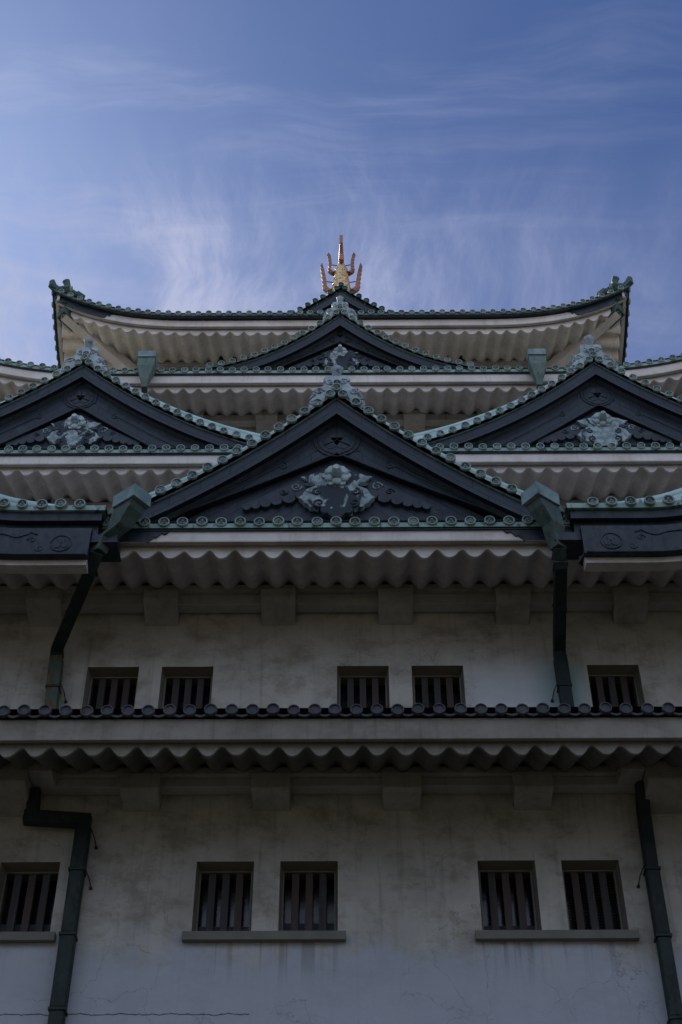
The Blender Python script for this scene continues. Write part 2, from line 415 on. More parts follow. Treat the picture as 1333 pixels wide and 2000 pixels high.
W1 = 19.1
win1 = [(-4.97+d, -4.11+d, 11.12, 12.28) for d in (0,)] 
win1 = [(-6.22, -5.36, 11.12, 12.28), (-4.97-.05, -4.13, 11.12, 12.28), (-2.09, -1.23, 11.12, 12.28), (-.84, .02, 11.12, 12.28), (2.10, 2.96, 11.12, 12.28), (3.35, 4.21, 11.12, 12.28), (6.2, 7.06, 11.12, 12.28), (7.45, 8.31, 11.12, 12.28)]
win2 = [(x+o, x+o+.86, 14.72, 15.90) for x in (-8.32, -4.16, 0, 4.16) for o in (0, 1.24) if x+o < 5.2]
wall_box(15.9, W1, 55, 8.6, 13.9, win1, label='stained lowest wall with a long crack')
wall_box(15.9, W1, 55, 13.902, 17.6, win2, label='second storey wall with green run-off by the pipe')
wall_box(11.65, 23.7, 50.5, 17.3, 24.2, [])
wall_box(8.5, 26.7, 47.5, 23.8, 30.4, [])
wall_box(6.35, 29.0, 45.0, 29.9, 35.2, [])
# stone base
mb = MB()
prof = [(8.6, 0), (6.5, .35), (4, 1.1), (2, 2.0), (-.05, 3.2)]
mb.loft([[(-16.2-o, 18.9-o, z), (16.2+o, 18.9-o, z), (16.2+o, 55.2+o, z), (-16.2-o, 55.2+o, z)] for z, o in prof])
part(mb, 'stone_base', 'stone')

def window(o, y, louvre=False, blind=True, seed=0):
    a, c, e, h = o; w = c-a
    mb = MB(); s = .035
    for (x0, x1, z0, z1) in ((a+s-.002, a+s+.02, e+.003, h-s), (c-s-.02, c-s+.002, e+.003, h-s), (a+s+.021, c-s-.021, h-s-.02, h-s+.002)):
        mb.box(x0, x1, y+.235, y+.27, z0, z1)
    f = part(mb, 'window', 'frame')
    for k in range(3):
        cx = a + w*(.26+.24*k)
        b = MB(); b.box(cx-.054, cx+.054, y+.26, y+.34, e+.002, h-s-.022)
        for zz in frange(e+.1, h-.15, .24):
            for dx in (-.033, .033):
                b.box(cx+dx-.006, cx+dx+.006, y+.254, y+.261, zz-.006, zz+.006)
        part(b, 'bar', 'wood', f, bevel=.004)
    b = MB(); b.box(a+s-.02, c-s+.02, y+.50, y+.52, e, h-s)
    part(b, 'pane', 'pane', f)
    if louvre:
        b = MB()
        for zz in frange(e+.05, h-.1, .05): b.box(a+s, c-s, y+.40, y+.42, zz, zz+.022)
        part(b, 'louvre', 'room', f)
    elif blind:
        b = MB(); b.box(a+s-.01, c-s+.01, y+.46, y+.48, e, e+.34+.05*(seed % 2)); part(b, 'blind', 'blind', f)
for i, o in enumerate(win1): window(o, W1, louvre=(i == 5), seed=i)
for i, o in enumerate(win2): window(o, W1, blind=False)
for a, c in ((-6.34, -4.03), (-2.21, .14), (1.99, 4.33), (6.08, 8.43)):
    mb = MB(); mb.box(a, c, W1-.10, W1-.002, 10.985, 11.118); part(mb, 'window_sill', 'sill', bevel=.008)

# ------------------------------------------------------------------ eaves
def upturn(rise, a, Wd, p=2.7):
    return lambda u: rise*(max(0, (abs(u)-a)/(Wd-a)))**p if rise else 0.0
FRONT = lambda yF: (lambda u, v, z: (u, yF+v, z))
def eave_run(roof, tr, Wd, z0, zf, v_wall, o, tiles, mats, full=True, brackets=None, hipin=None, sof='soffit', main=True):
    """one straight eave: tiles, fascia, scalloped board, rippled soffit, beam, brackets"""
    us = frange(-Wd, Wd, .25)
    lim = (lambda v: Wd - v*hipin) if hipin else (lambda v: Wd)
    bmat = 'bracket_low' if z0 < 20 else 'bracket'
    # tile row
    mb = MB(); tm, dm = mats
    n = int(Wd/tiles); off = tiles/2 if not main else 0
    for i in range(-n, n+1):
        u = i*tiles + off
        if abs(u) > Wd-.12: continue
        tile_disc(mb, (u, 0, zf(u)), tr, back=.55, rise=.2, crest=(tm != 'clay'), faceslot=1)
    mb.cur = 2
    if tm == 'clay':
        fine = frange(-Wd, Wd, tiles/6)
        sweep(mb, fine, lambda u: zf(u) + .022*cos(2*pi*u/tiles), [(.0, -.085), (.0, -.05), (.5, .12), (.5, .08)], tr)
    else:
        sweep(mb, us, zf, [(-.005, -.115), (-.005, -.02), (.5, .15), (.5, .07)], tr)
        mb.cur = 3
        sweep(mb, us, zf, [(.02, -.15), (.02, -.118), (.3, -.03), (.3, -.06)], tr)
    part(mb, 'eave_tiles', ['disc' if tm != 'clay' else 'clay', 'disc_in' if tm != 'clay' else 'clay', tm, 'board'], roof)
    # deep fascia
    ft, fb = o['fascia']; fs = o.get('set', 0)
    mb = MB(); u2 = frange(-lim(.1), lim(.1), .25)
    sweep(mb, u2, zf, [(.07+fs, fb), (.06+fs, ft), (.15+fs, ft+.05), (.15+fs, fb)], tr)
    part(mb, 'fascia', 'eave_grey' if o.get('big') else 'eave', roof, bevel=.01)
    if o.get('lip'):
        mb = MB(); sweep(mb, u2, zf, [(.045+fs, fb-.03), (.045+fs, fb-.003), (.13+fs, fb-.003), (.13+fs, fb-.03)], tr); part(mb, 'fascia_lip', 'bracket', roof)
    # scalloped board and rippled soffit
    pitch = .41; A = .082
    vb, ve = .20+fs, v_wall-(.38 if z0 < 20 else .10)
    zb, ze = o['wave']            # mean height below the disc at front and back
    step = pitch/12
    cols = frange(-Wd, Wd, step); vs = [vb + (ve-vb)*k/8 for k in range(9)]
    wav = lambda u: A*(1+.10*sin(u*2.3+z0)+.07*sin(u*5.9))*cos(2*pi*u/pitch+.16*sin(u*1.3+z0)) + .010*cos(4*pi*u/pitch) + .006*sin(u*3.1)
    fade = lambda v: 1 - .25*max(0, (v-(ve-.3))/.3)
    def zr(u, v):
        t = max(0, min(1, 1-.55*(v-vb)/(ve-vb))) if o['rise'] else 1
        return z0 + (zf(u)-z0)*t + zb + (ze-zb)*((v-vb)/(ve-vb))
    mb = MB(); nC = len(cols)
    b = mb.add([tr(max(-lim(v), min(lim(v), u)), v, zr(max(-lim(v), min(lim(v), u)), v)+wav(u)) for v in vs for u in cols])
    for i in range(len(vs)-1):
        for j in range(nC-1):
            if abs(cols[j]+step/2) > lim(vs[i])+step: continue
            mb.face((b+i*nC+j, b+i*nC+j+1, b+(i+1)*nC+j+1, b+(i+1)*nC+j), None, True)
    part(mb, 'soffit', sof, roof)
    mb = MB(); c2 = [u for u in cols if abs(u) <= lim(vb)]
    b = mb.add([q for u in c2 for q in (tr(u, vb-.001, zf(u)+ft-.02), tr(u, vb-.001, zr(u, vb)+wav(u)), tr(u, vb+.05, zr(u, vb)+wav(u)+.003))])
    for j in range(len(c2)-1):
        q = b+3*j; mb.face((q, q+1, q+4, q+3)); mb.face((q+1, q+2, q+5, q+4))
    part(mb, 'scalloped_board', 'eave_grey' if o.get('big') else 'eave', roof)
    # flat closing strip behind the ripples
    wl = lim(ve)
    mb = MB(); mb.box(-wl, wl, ve-.02, v_wall+.05, z0+ze-A-.02, z0+ze-A+.10, tr)
    part(mb, 'soffit_strip', bmat, roof)
    # beam along the wall on brackets
    bt, bb = o['beam']
    if bt is not None:
        mb = MB(); mb.box(-wl, wl, v_wall-.30+.0, v_wall-.06, z0+bb, z0+ze-A-.022, tr)
        part(mb, 'beam', 'beam_low' if z0 < 20 else bmat, roof, bevel=.012)
        for bx in (brackets or []):
            big = abs(abs(bx)-5) < .05 and o.get('big')
            w = .30
            zt = z0+ze-A-.024; zc_ = z0+o['cap']; zw = z0+o['brk']; v0 = v_wall-.46; v1 = v_wall-.004
            if big: w = .33; v0 = v_wall-.75; zw -= .08; zc_ -= .05
            mb = MB()
            pr = [(v0, zt), (v0, zc_+.03), (v0+.03, zc_), (v1, zw), (v1, zt)]
            ww = [w, w, w-.015, w-.015, w]
            r1 = [tr(bx-ww[k], *pr[k]) for k in range(5)]; r2 = [tr(bx+ww[k], *pr[k]) for k in range(5)]
            mb.loft([r1, r2])
            part(mb, 'bracket', bmat, roof, bevel=.014)
            if big:
                sg = 1 if bx > 0 else -1
                mb = MB(); mb.box(min(bx-sg*.34, bx-sg*.70), max(bx-sg*.34, bx-sg*.70), v_wall-.75, v_wall-.302, zt-.16, zt+.02, tr)
                part(mb, 'bracket_block', bmat, roof, bevel=.01)

def deck(mb, Wd, yF, y_back_wall, wall_half, zf, z_in, dEnd, zsid):
    """hipped roof surface from the eaves up to the storey above"""
    n = 40
    us = [-Wd+2*Wd*i/n for i in range(n+1)]
    for th in (0, -.08):
        outer = [(u, yF+.02, zf(u)+.06+th) for u in us]; inner = [(u*wall_half/Wd, y_back_wall, z_in+th) for u in us]
        b = mb.add(outer+inner)
        for j in range(n): mb.face((b+j, b+j+1, b+n+2+j, b+n+1+j))
    D = dEnd/2; yc = yF+D
    for sg in (-1, 1):
        o2 = [(sg*(Wd-.02), yc+D*(-1+2*i/n), zsid(D*(-1+2*i/n))+.06) for i in range(n+1)]
        inn = [(sg*wall_half, yc+(D-(y_back_wall-yF))*(-1+2*i/n), z_in) for i in range(n+1)]
        b = mb.add(o2+inn)
        for j in range(n): mb.face((b+j, b+j+1, b+n+2+j, b+n+1+j))
    ob = [(u, yF+dEnd-.02, zf(u)+.06) for u in us]; ib = [(u*wall_half/Wd, yF+dEnd-(y_back_wall-yF), z_in) for u in us]
    b = mb.add(ob+ib)
    for j in range(n): mb.face((b+j, b+j+1, b+n+2+j, b+n+1+j))

levels = [
 # name, Wd, wall half, yF, wall y, z0, rise, a, depth of eave rectangle, next wall y, next half, z inner, offsets
 dict(n=1, W=17.9, wh=15.9, yF=17.1, yw=19.1, z=13.60, rise=.7, a=9, dl=39.9, ny=19.1, nh=15.9, zi=14.30, tiles=.302,
      o=dict(fascia=(-.10, -.45), wave=(-.57, .05), beam=(0, -.21), cap=-.36, brk=-.47, rise=1, lip=0, big=1), mats=('clay', 'clay')),
 dict(n=2, W=17.9, wh=15.9, yF=17.1, yw=19.1, z=17.32, rise=.7, a=9, dl=39.9, ny=23.7, nh=11.65, zi=20.3, tiles=.313,
      o=dict(fascia=(-.13, -.35), wave=(-.52, 0), beam=(-.07, -.33), cap=-.33, brk=-.56, rise=1, lip=1), mats=('tile', 'disc')),
 dict(n=3, W=13.7, wh=11.65, yF=21.7, yw=23.7, z=23.74, rise=.9, a=8.5, dl=30.8, ny=26.7, nh=8.5, zi=26.2, tiles=.313,
      o=dict(fascia=(-.13, -.38), wave=(-.505, .13), beam=(.07, -.16), cap=-.2, brk=-.40, rise=1, lip=1), mats=('tile', 'disc')),
 dict(n=4, W=10.6, wh=8.5, yF=24.7, yw=26.7, z=29.73, rise=1.15, a=5, dl=24.8, ny=29.0, nh=6.35, zi=31.4, tiles=.313,
      o=dict(fascia=(-.13, -.42), wave=(-.58, .22), beam=(.17, -.14), cap=-.10, brk=-.30, rise=1, lip=1), mats=('tile', 'disc')),
 dict(n=5, W=8.75, wh=6.35, yF=26.9, yw=29.0, z=34.78, rise=1.30, a=4, dl=20.2, ny=30.4, nh=4.6, zi=36.3, tiles=.302,
      o=dict(fascia=(-.13, -.40), wave=(-.58, .10), beam=(None, None), cap=0, brk=0, rise=1, lip=1, set=.10), mats=('dkgreen', 'dkgreen')),
]
roofs = {}
for lv in levels:
    zf = (lambda lv: (lambda u: lv['z'] + upturn(lv['rise'], lv['a'], lv['W'])(u)))(lv)
    D = lv['dl']/2
    zs = (lambda lv, D: (lambda u: lv['z'] + upturn(lv['rise'], max(.5, D-(lv['W']-lv['a'])), D)(u)))(lv, D)
    mb = MB(); deck(mb, lv['W'], lv['yF'], lv['ny'], lv['nh'], zf, lv['zi'], lv['dl'], zs)
    roof = part(mb, 'roof', 'deck' if lv['n'] > 1 else 'clay'); roofs[lv['n']] = roof
    over = lv['yw']-lv['yF']; hip = (lv['W']-lv['wh'])/over
    br = [x for x in range(-17, 18, 2) if abs(x) < lv['wh']+.2]
    if lv['n'] == 4: br = [-6, -4, -2, 0, 2, 4, 6]
    if lv['n'] == 3: br = [-10.6, -8.6, -6.6, -4.6, -2.6, -.6, 1.4, 3.4, 5.4, 7.4, 9.4]
    if lv['n'] == 3: br = [-10.2, -8.2, -6.2, -4.2, -2.0, 0, 2.0, 4.2, 6.2, 8.2, 10.2]
    m5 = lv['mats']
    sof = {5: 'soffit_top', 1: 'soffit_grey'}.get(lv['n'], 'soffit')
    eave_run(roof, FRONT(lv['yF']), lv['W'], lv['z'], zf, over, lv['o'], lv['tiles'], m5, brackets=br, hipin=hip, sof=sof)
    if lv['n'] >= 3:
        yc = lv['yF']+D
        for sg in (-1, 1):
            tr = (lambda sg, yc, Wd: (lambda u, v, z: (sg*(Wd-v), yc+u, z)))(sg, yc, lv['W'])
            eave_run(roof, tr, D, lv['z'], zs, lv['W']-lv['wh'], lv['o'], lv['tiles'], m5, brackets=[], hipin=over/(lv['W']-lv['wh']), sof=sof)
    # hip rafter, its copper cap and the corner tiles
    if lv['n'] >= 3:
        for sg in (-1, 1):
            Wd, yF = lv['W'], lv['yF']; zc0 = zf(Wd)
            dx, dy = -(Wd-lv['wh']), over; l = sqrt(dx*dx+dy*dy); ux, uy = dx/l, dy/l
            def along(d, w, z): return (sg*(Wd+ux*d-uy*w*1.0), yF+uy*d+ux*w, z)
            zo = lambda d: zc0-.55 + (lv['z']+.02-zc0-.10+.35)*min(1, d/l)**.8
            mb = MB(); rings = []
            for d in frange(.55, l+.1, .3):
                z = zo(d); w = .15
                rings.append([along(d, -w, z-.19), along(d, w, z-.19), along(d, w, z+.2), along(d, -w, z+.2)])
            mb.loft(rings); part(mb, 'hip_rafter', 'eave', roof, bevel=.01)
            mb = MB(); rings = []
            for d, w, a, c in ((.42, .185, -.16, .13), (.50, .185, -.18, .16), (.95, .17, -.19, .2)):
                z = zo(max(d, .5)); rings.append([along(d, -w, z+a), along(d, w, z+a), along(d, w, z+c), along(d, -w, z+c)])
            # open-bottomed sleeve: two cheeks, an end plate and a little roof
            for wa, wb in ((-.19, -.155), (.155, .19)):
                r = []
                for d in (.45, .98):
                    z = zo(d); r.append([along(d, wa, z-.20), along(d, wb, z-.20), along(d, wb, z+.21), along(d, wa, z+.21)])
                mb.loft(r)
            z = zo(.45); mb.hexa([along(.42, -.19, z-.2), along(.42, .19, z-.2), along(.45, .19, z-.2), along(.45, -.19, z-.2),
                                  along(.42, -.19, z+.2), along(.42, .19, z+.2), along(.45, .19, z+.2), along(.45, -.19, z+.2)])
            mb.hexa([along(.32, -.26, z+.18), along(.32, .26, z+.18), along(1.0, .24, zo(1.0)+.2), along(1.0, -.24, zo(1.0)+.2),
                     along(.32, 0, z+.30), along(.34, 0.01, z+.30), along(1.0, .01, zo(1.0)+.3), along(1.0, 0, zo(1.0)+.3)])
            part(mb, 'rafter_cap', 'dkgreen', roof)
            # corner ridge running up the hip with its demon tile
            mb = MB(); rings = []
            for d in frange(-.12, lv['ny']-yF+1.0, .3):
                f = max(0, d)/(l)
                z = zc0+.10 - (zc0-lv['z'])*(1-max(0, 1-f)**1.6) + .42*max(0, d-.3)
                w = .09 + .05*min(1, max(0, d)/1.2); h = .10+.30*min(1, max(0, d)/1.2)
                rings.append([along(d, -w, z-.1), along(d, w, z-.1), along(d, w*.7, z+h), along(d, -w*.7, z+h)])
            mb.loft(rings); part(mb, 'corner_ridge', 'dkgreen' if lv['n'] == 5 else 'tile', roof, bevel=.02)
            mb = MB()
            a0 = along(.14, 0, zc0+.02); a1 = along(.04, 0, zc0+.10); a2 = along(-.07, 0, zc0+.25)
            mb.tube([along(.5, 0, zc0-.02), a0, a1, a2], [.08, .08, .08, .09], 12)
            b0 = along(.62, 0, zc0+.18); b1 = along(.48, 0, zc0+.44); b2 = along(.38, 0, zc0+.62)
            mb.tube([b0, b1, b2], [.085, .085, .12], 12)
            part(mb, 'corner_tile', 'dkgreen', roof)
            mb = MB(); zb_ = zc0
            for w, d, r, h in ((0, .74, .13, .26), (-.15, .80, .09, .14), (.15, .80, .09, .14), (0, .92, .12, .36)):
                cpt = along(d, w, zb_+h-.02)
                mb.tube([(cpt[0]+sg*.08, cpt[1]-.08, cpt[2]), (cpt[0]-sg*.10, cpt[1]+.10, cpt[2]+.02)], [r, r*.9], 10)
            part(mb, 'demon_tile', 'dkgreen', roof, bevel=.015)
            if lv['n'] == 5:    # dark metal sleeve wrapping the fascia end, with a cusped edge
                for run in (0, 1):
                    if run == 0:
                        trr = lambda u, v, z, sg=sg: (sg*u, yF+v, z); zz = zf; WW = Wd
                    else:
                        yc = yF+D
                        trr = lambda u, v, z, sg=sg: (sg*(Wd-v), yc-u, z); zz = zs; WW = D
                    mb = MB(); us = frange(WW-1.95, WW-.06, .06)
                    def zbm(u, WW=WW, zz=zz):
                        t = u-(WW-1.95); c = .28*max(0, 1-t/.30)**.6 if t < .3 else 0
                        return zz(u)-.41+c*.9 + (.05*sin(t*42) if t < .35 else 0)
                    board(mb, us, lambda u: zz(u)-.11, zbm, .13, .162, trr)
                    part(mb, 'fascia_sleeve', 'board', roof)

# metal sleeves on the second roof's fascia beside the centre gable
for sg in (-1, 1):
    mb = MB(); us = frange(2.72, 4.1, .04)
    board(mb, us, lambda u: 17.32-.12, lambda u: 17.32-.37+(.20*max(0, 1-(u-2.72)/.28)**.5+.03*sin(u*47) if u < 3.05 else 0), .035, .06, lambda u, v, z: (sg*u, 17.1+v, z))
    part(mb, 'fascia_sleeve', 'board', roofs[2])

# ------------------------------------------------------------------ gables
def lobed(cx, cz, r, n=28, lob=5, amp=.12, ph=0):
    return [(cx+r*(1+amp*cos(lob*a+ph))*cos(a), cz+r*(1+amp*cos(lob*a+ph))*sin(a)) for a in (2*pi*j/n for j in range(n))]
def plate(mb, pts, y0, y1, tr):
    mb.loft([[tr(x, y1, z) for x, z in pts], [tr(x, y0, z) for x, z in pts]])
def spiral(mb, cx, cz, r, y, tr, sg=1, turns=1.5, w=.02, ph=0):
    pts = []
    for i in range(22):
        t = i/21; a = ph+sg*t*turns*2*pi; rr = r*(1-t*.85)
        pts.append(tr(cx+rr*cos(a), y, cz+rr*sin(a)))
    mb.tube(pts, [w*(1-.4*i/21) for i in range(22)], 6)

def gable(gx, yg, zA, a, b, hw, y_back, inner_drop, inner_slope, zeave, peel, parent_label, gs=1.0, ridge_off=(.30, .50), dk=False, finial=True, foot=0, pend=True):
    zc = lambda x: zA - a*abs(x) + b*x*x
    k = lambda x: sqrt(1+(a-2*b*abs(x))**2)
    tr = lambda u, v, z: (gx+u, yg+v, z)
    tm = 'dkgreen' if dk else 'tile'; dm = 'dkgreen' if dk else 'disc'
    # tympanum is the part; everything else hangs on it
    zlow = lambda x: zA-inner_drop-inner_slope*abs(x)+.02*x*x
    zb_eave = zeave-.12
    xs = frange(-hw, hw, .12)
    mb = MB(); board(mb, xs, lambda x: max(zc(x)-.45*k(x), zb_eave+.02), lambda x: zb_eave+.10, .385, .44, tr)
    G = part(mb, 'gable', 'plates', label=parent_label)
    # roof skin behind the rake
    mb = MB()
    for sg in (-1, 1):
        sweep(mb, [sg*x for x in frange(0, hw, .15)], zc, [(.0, -.10), (.0, .0), (y_back-yg, .0), (y_back-yg, -.10)], tr, k)
    part(mb, 'gable_roof', 'deck', G)
    # rake tiles, evenly spaced along the curve
    mb = MB()
    arc = 0; px_ = 0.0; nxt = .17; pos = []
    while px_ < hw:
        px_ += .005; arc += .005*k(px_)
        if arc >= nxt: pos.append(px_); nxt += .312
    for sg in (-1, 1):
        for x in pos:
            tile_disc(mb, (sg*x, -.01, zc(x)+.035), tr, back=.55, rise=0, crest=not dk)
        mb.cur = 2
        ux = [sg*x for x in frange(0, hw, .1)]
        sweep(mb, ux, zc, [(.0, -.10), (.0, -.012), (.25, .02), (.25, -.10)], tr, k)
        mb.cur = 0
    tile_disc(mb, (0, -.03, zA+.07), tr, back=.55, rise=0, crest=not dk)
    part(mb, 'rake_tiles', [dm, 'disc_in' if not dk else 'dkgreen', tm, 'board'], G)
    # two stepped dark verge boards
    for (t0, t1, v0, v1, nm, mt) in ((-.105, -.36, .05, .16, 'verge_board', 'plates'), (-.30, -.50, .162, .262, 'verge_soffit', 'board')):
        mb = MB()
        for sg in (-1, 1):
            ux = [sg*x for x in frange(0, hw, .1)]
            if nm == 'verge_board':
                board(mb, ux, lambda x: zc(x)+t0*k(x), lambda x: zc(x)+t1*k(x), v0, v1, tr)
            else:
                sweep(mb, ux, zc, [(v0, t0-.05), (v0, t0), (v1, t0), (v1, t1+.1)], tr, k)
        part(mb, nm, mt, G)
    # broad barge board
    mb = MB()
    for sg in (-1, 1):
        ux = [sg*x for x in frange(0, hw-.05, .1)]
        board(mb, ux, lambda x: zc(x)-.34*k(x), lambda x: min(max(zlow(x), zb_eave+.08), zc(x)-.36*k(x)), .265, .36, tr)
    part(mb, 'barge_board', 'plates', G)
    # raised mouldings on the barge board: inner edge bead, upper bead and the cusped line of the lower strake
    mb = MB()
    for sg in (-1, 1):
        def line(x0, x1, f, w=.016):
            mb.tube([tr(sg*x, .263, f(x)) for x in frange(x0, x1, .12)], w, 6)
        xe = 0
        while zlow(xe) > zb_eave and xe < hw: xe += .05
        line(0, min(xe, hw), lambda x: zlow(x)+.02, .02)
        mid = lambda x: (zc(x)-.34*k(x))*.45 + zlow(x)*.55
        line(.95*gs, hw*.8, lambda x: mid(x)+.05, .018)
        c = (.95*gs, mid(.95*gs)+.02)
        spiral(mb, sg*c[0], c[1],   .10*gs, .263, tr, sg, 1.3, .018, pi/2)
        for q, (sx, sz, sr) in enumerate(((.62, .95, .13), (.85, 1.18, .10), (1.12, 1.12, .10), (.36, 1.22, .08), (1.45, 1.38, .11))):
            if sz*gs < inner_drop+inner_slope*sx*gs: spiral(mb, sg*sx*gs, zA-sz*gs, sr*gs, .264, tr, sg*(1 if q % 2 else -1), 1.4, .010, q)
    part(mb, 'moulding', 'board', G)
    # round crest with three leaves
    mb = MB(); cz = zA-inner_drop*.745; R = .41*gs
    if not dk:
        for rr, w in ((R, .013), (R*.82, .007)):
            mb.tube([tr(rr*cos(2*pi*j/40), .257, cz+rr*sin(2*pi*j/40)) for j in range(41)], w, 6)
        for q in range(3):
            aa = pi/2+q*2*pi/3
            pts = []
            for j in range(20):
                t = 2*pi*j/20; rr = R*.34*(1+.10*cos(7*t))*(1.0 - .25*cos(t)**3)
                pts.append((R*.36*cos(aa)+rr*cos(t+aa), cz+R*.36*sin(aa)+rr*sin(t+aa)))
            plate(mb, pts, .258, .266, tr)
            mb.tube([tr(0, .248, cz), tr(R*.62*cos(aa), .245, cz+R*.62*sin(aa))], .008, 5)
        part(mb, 'crest', 'board', G)
    # pendant under the peak
    if pend:
        zt = zA-inner_drop-.22*gs; y0, y1 = .24, .37
        half = [(0, -.06), (.12, -.09), (.22, -.20), (.27, -.26), (.40, -.28), (.52, -.35), (.63, -.36), (.56, -.42), (.50, -.50), (.41, -.52), (.37, -.58), (.43, -.61), (.52, -.66), (.57, -.74), (.59, -.80), (.66, -.86), (.59, -.92), (.56, -.99), (.49, -1.02), (.45, -1.09), (.37, -1.08), (.31, -1.12), (.27, -1.08), (.28, -1.18), (.22, -1.24), (.16, -1.22), (.10, -1.30), (0, -1.38)]
        pts = [(x*gs, zt+z*gs) for x, z in half] + [(-x*gs, zt+z*gs) for x, z in half[-2:0:-1]]
        mb = MB(); plate(mb, pts, y0, y1, tr)
        part(mb, 'pendant', peel, G, bevel=.012)
        mb = MB()
        for sg in (-1, 1):
            for a_ in ((sg*.33*gs, zt-.74*gs, .085*gs, -sg, pi/2), (sg*.30*gs, zt-1.0*gs, .10*gs, sg, -pi/2)):
                m2 = MB(); spiral(m2, a_[0], a_[1], a_[2], y0-.004, tr, a_[3], 1.2, .025*gs, a_[4]); part(m2, 'scroll', 'board', G)
            mb = MB()
            plate(mb, [(sg*(.47+.09*cos(t))*gs, zt-(.56-.045*sin(t))*gs) for t in [2*pi*j/12 for j in range(12)]], y0-.006, y0+.02, tr)
            part(mb, 'hollow', 'board', G)
        mb = MB()       # six-petalled boss with a plug
        cz2 = zt-.36*gs
        for q in range(6):
            aa = q*pi/3+pi/6
            mb.tube([tr(.15*gs*cos(aa), y0+.01, cz2+.15*gs*sin(aa)), tr(.15*gs*cos(aa), y0-.05, cz2+.15*gs*sin(aa)), tr(.15*gs*cos(aa), y0-.075, cz2+.15*gs*sin(aa))], [.085*gs, .085*gs, .05*gs], 8)
        plate(mb, lobed(0, cz2, .23*gs, 36, 6, .12), y0-.03, y0+.02, tr)
        mb.tube([tr(0, y0-.03, cz2), tr(0, y0-.13, cz2), tr(0, y0-.24, cz2+.01)], [.11*gs, .10*gs, .065*gs], 6)
        part(mb, 'boss', 'finial', G, bevel=.008)
        # scrolled fins either side of it
        for sg in (-1, 1):
            top = lambda x: zt-(.34+.60*(x-.55))*gs
            up = [(x, top(x)) for x in frange(.52, 1.62, .1)]
            low = []; x = 1.62; rs = (.08, .09, .10, .11, .13, .16)
            for q, r in enumerate(rs):
                cx = x-r; cz3 = top(x)-.02*gs-.045*q*gs
                low += [(cx+r*cos(t), cz3-r*1.15*gs*sin(t)) for t in frange(.25, pi-.45, .3)]
                x -= 1.75*r
            pts = [(sg*px__*gs, pz) for px__, pz in up+low]
            mb = MB(); plate(mb, pts, .30, .384, tr)
            part(mb, 'wing', 'board', G, bevel=.008)
            for cx, dz, r in ((.70, -.13, .10), (.92, -.12, .075)):
                mb = MB(); spiral(mb, sg*cx*gs, top(cx)+dz*gs, r*gs, .296, tr, sg, 1.4, .017, 0); part(mb, 'scroll', 'board' if r < .09 else peel, G)
    # ridge bars running down behind the rake tiles, in three courses
    for sg in (-1, 1):
        mb = MB()
        ux = [sg*x for x in frange(.35, hw+.15, .12)]
        lo, hi = ridge_off
        zt_ = lambda x: zc(x) + lo + (hi-lo)*min(1, abs(x)/hw)
        for c in range(3):
            w = .13-.015*c; h0 = -.34+.115*c; h1 = h0+.10
            sweep(mb, ux, zt_, [(.42-w, h0), (.42-w, h1), (.42+w, h1), (.42+w, h0)], tr)
        rings = []
        for x in ux:
            z = zt_(x); rings.append([tr(x, .42+.115*cos(t), z+.115*sin(t)*.9) for t in [2*pi*j/12 for j in range(12)]])
        mb.loft(rings, True, True)
        part(mb, 'descending_ridge', 'dkgreen' if dk else 'ridge', G)
    # main ridge going back
    mb = MB()
    mb.box(-.16, .16, .30, y_back-yg, zA-.05, zA+.30, tr)
    mb.tube([tr(0, .30, zA+.33), tr(0, y_back-yg, zA+.33)], .12, 12)
    part(mb, 'main_ridge', 'dkgreen' if dk else 'ridge', G)
    if finial:
        f = gs*(.86 if gs == 1.0 else 1.0)
        mb = MB()
        half = [(0, .60), (.12, .62), (.25, .60), (.29, .50), (.27, .36), (.30, .28), (.40, .22), (.46, .10), (.44, -.04), (.52, -.10), (.60, -.24), (.58, -.42), (.50, -.44), (.30, -.22), (.0, .10)]
        pts = [(x*f, zA+z*f) for x, z in half] + [(-x*f, zA+z*f) for x, z in half[-2:0:-1]]
        plate(mb, pts, .06, .30, tr)
        FN = part(mb, 'ridge_finial', 'finial', G, bevel=.02)
        mb = MB()
        for sg in (-1, 1):
            spiral(mb, sg*.15*f, zA+.40*f, .10*f, .055, tr, sg, 1.5, .026*f, 0)
            spiral(mb, sg*.37*f, zA+.10*f, .10*f, .055, tr, -sg, 1.4, .024*f, 0)
            spiral(mb, sg*.50*f, zA-.24*f, .10*f, .055, tr, sg, 1.3, .024*f, 1)
            for q in range(4):
                mb.tube([tr(sg*(.40+.035*q)*f, .06, zA+(.20-.075*q)*f), tr(sg*(.52+.02*q)*f, .10, zA+(.13-.08*q)*f)], .014, 5)
            part(mb, 'finial_scroll', 'finial', G); mb = MB()
        mb = MB(); tile_disc(mb, (0, .03, zA+.30*f), tr, r=.10*f, back=.1, rise=0)
        part(mb, 'finial_disc', ['finial', 'disc_in'], G)
        # upward-tilted cylinder tile crowning the finial
        mb = MB()
        c0 = (0, .30, zA+.52*f); d = (0, -.50, .72)
        path = [(0, c0[1]+d[1]*t*f, c0[2]+d[2]*t*f) for t in (0, .26, .42, .52)]
        mb.tube([tr(*p) for p in path], [.12*f, .105*f, .11*f, .13*f], 16)
        e = path[-1]
        mb.tube([tr(*e), tr(0, e[1]-.02, e[2]+.028)], [.095*f, .06*f], 12)
        part(mb, 'finial_cylinder', 'finial', G)
    return G

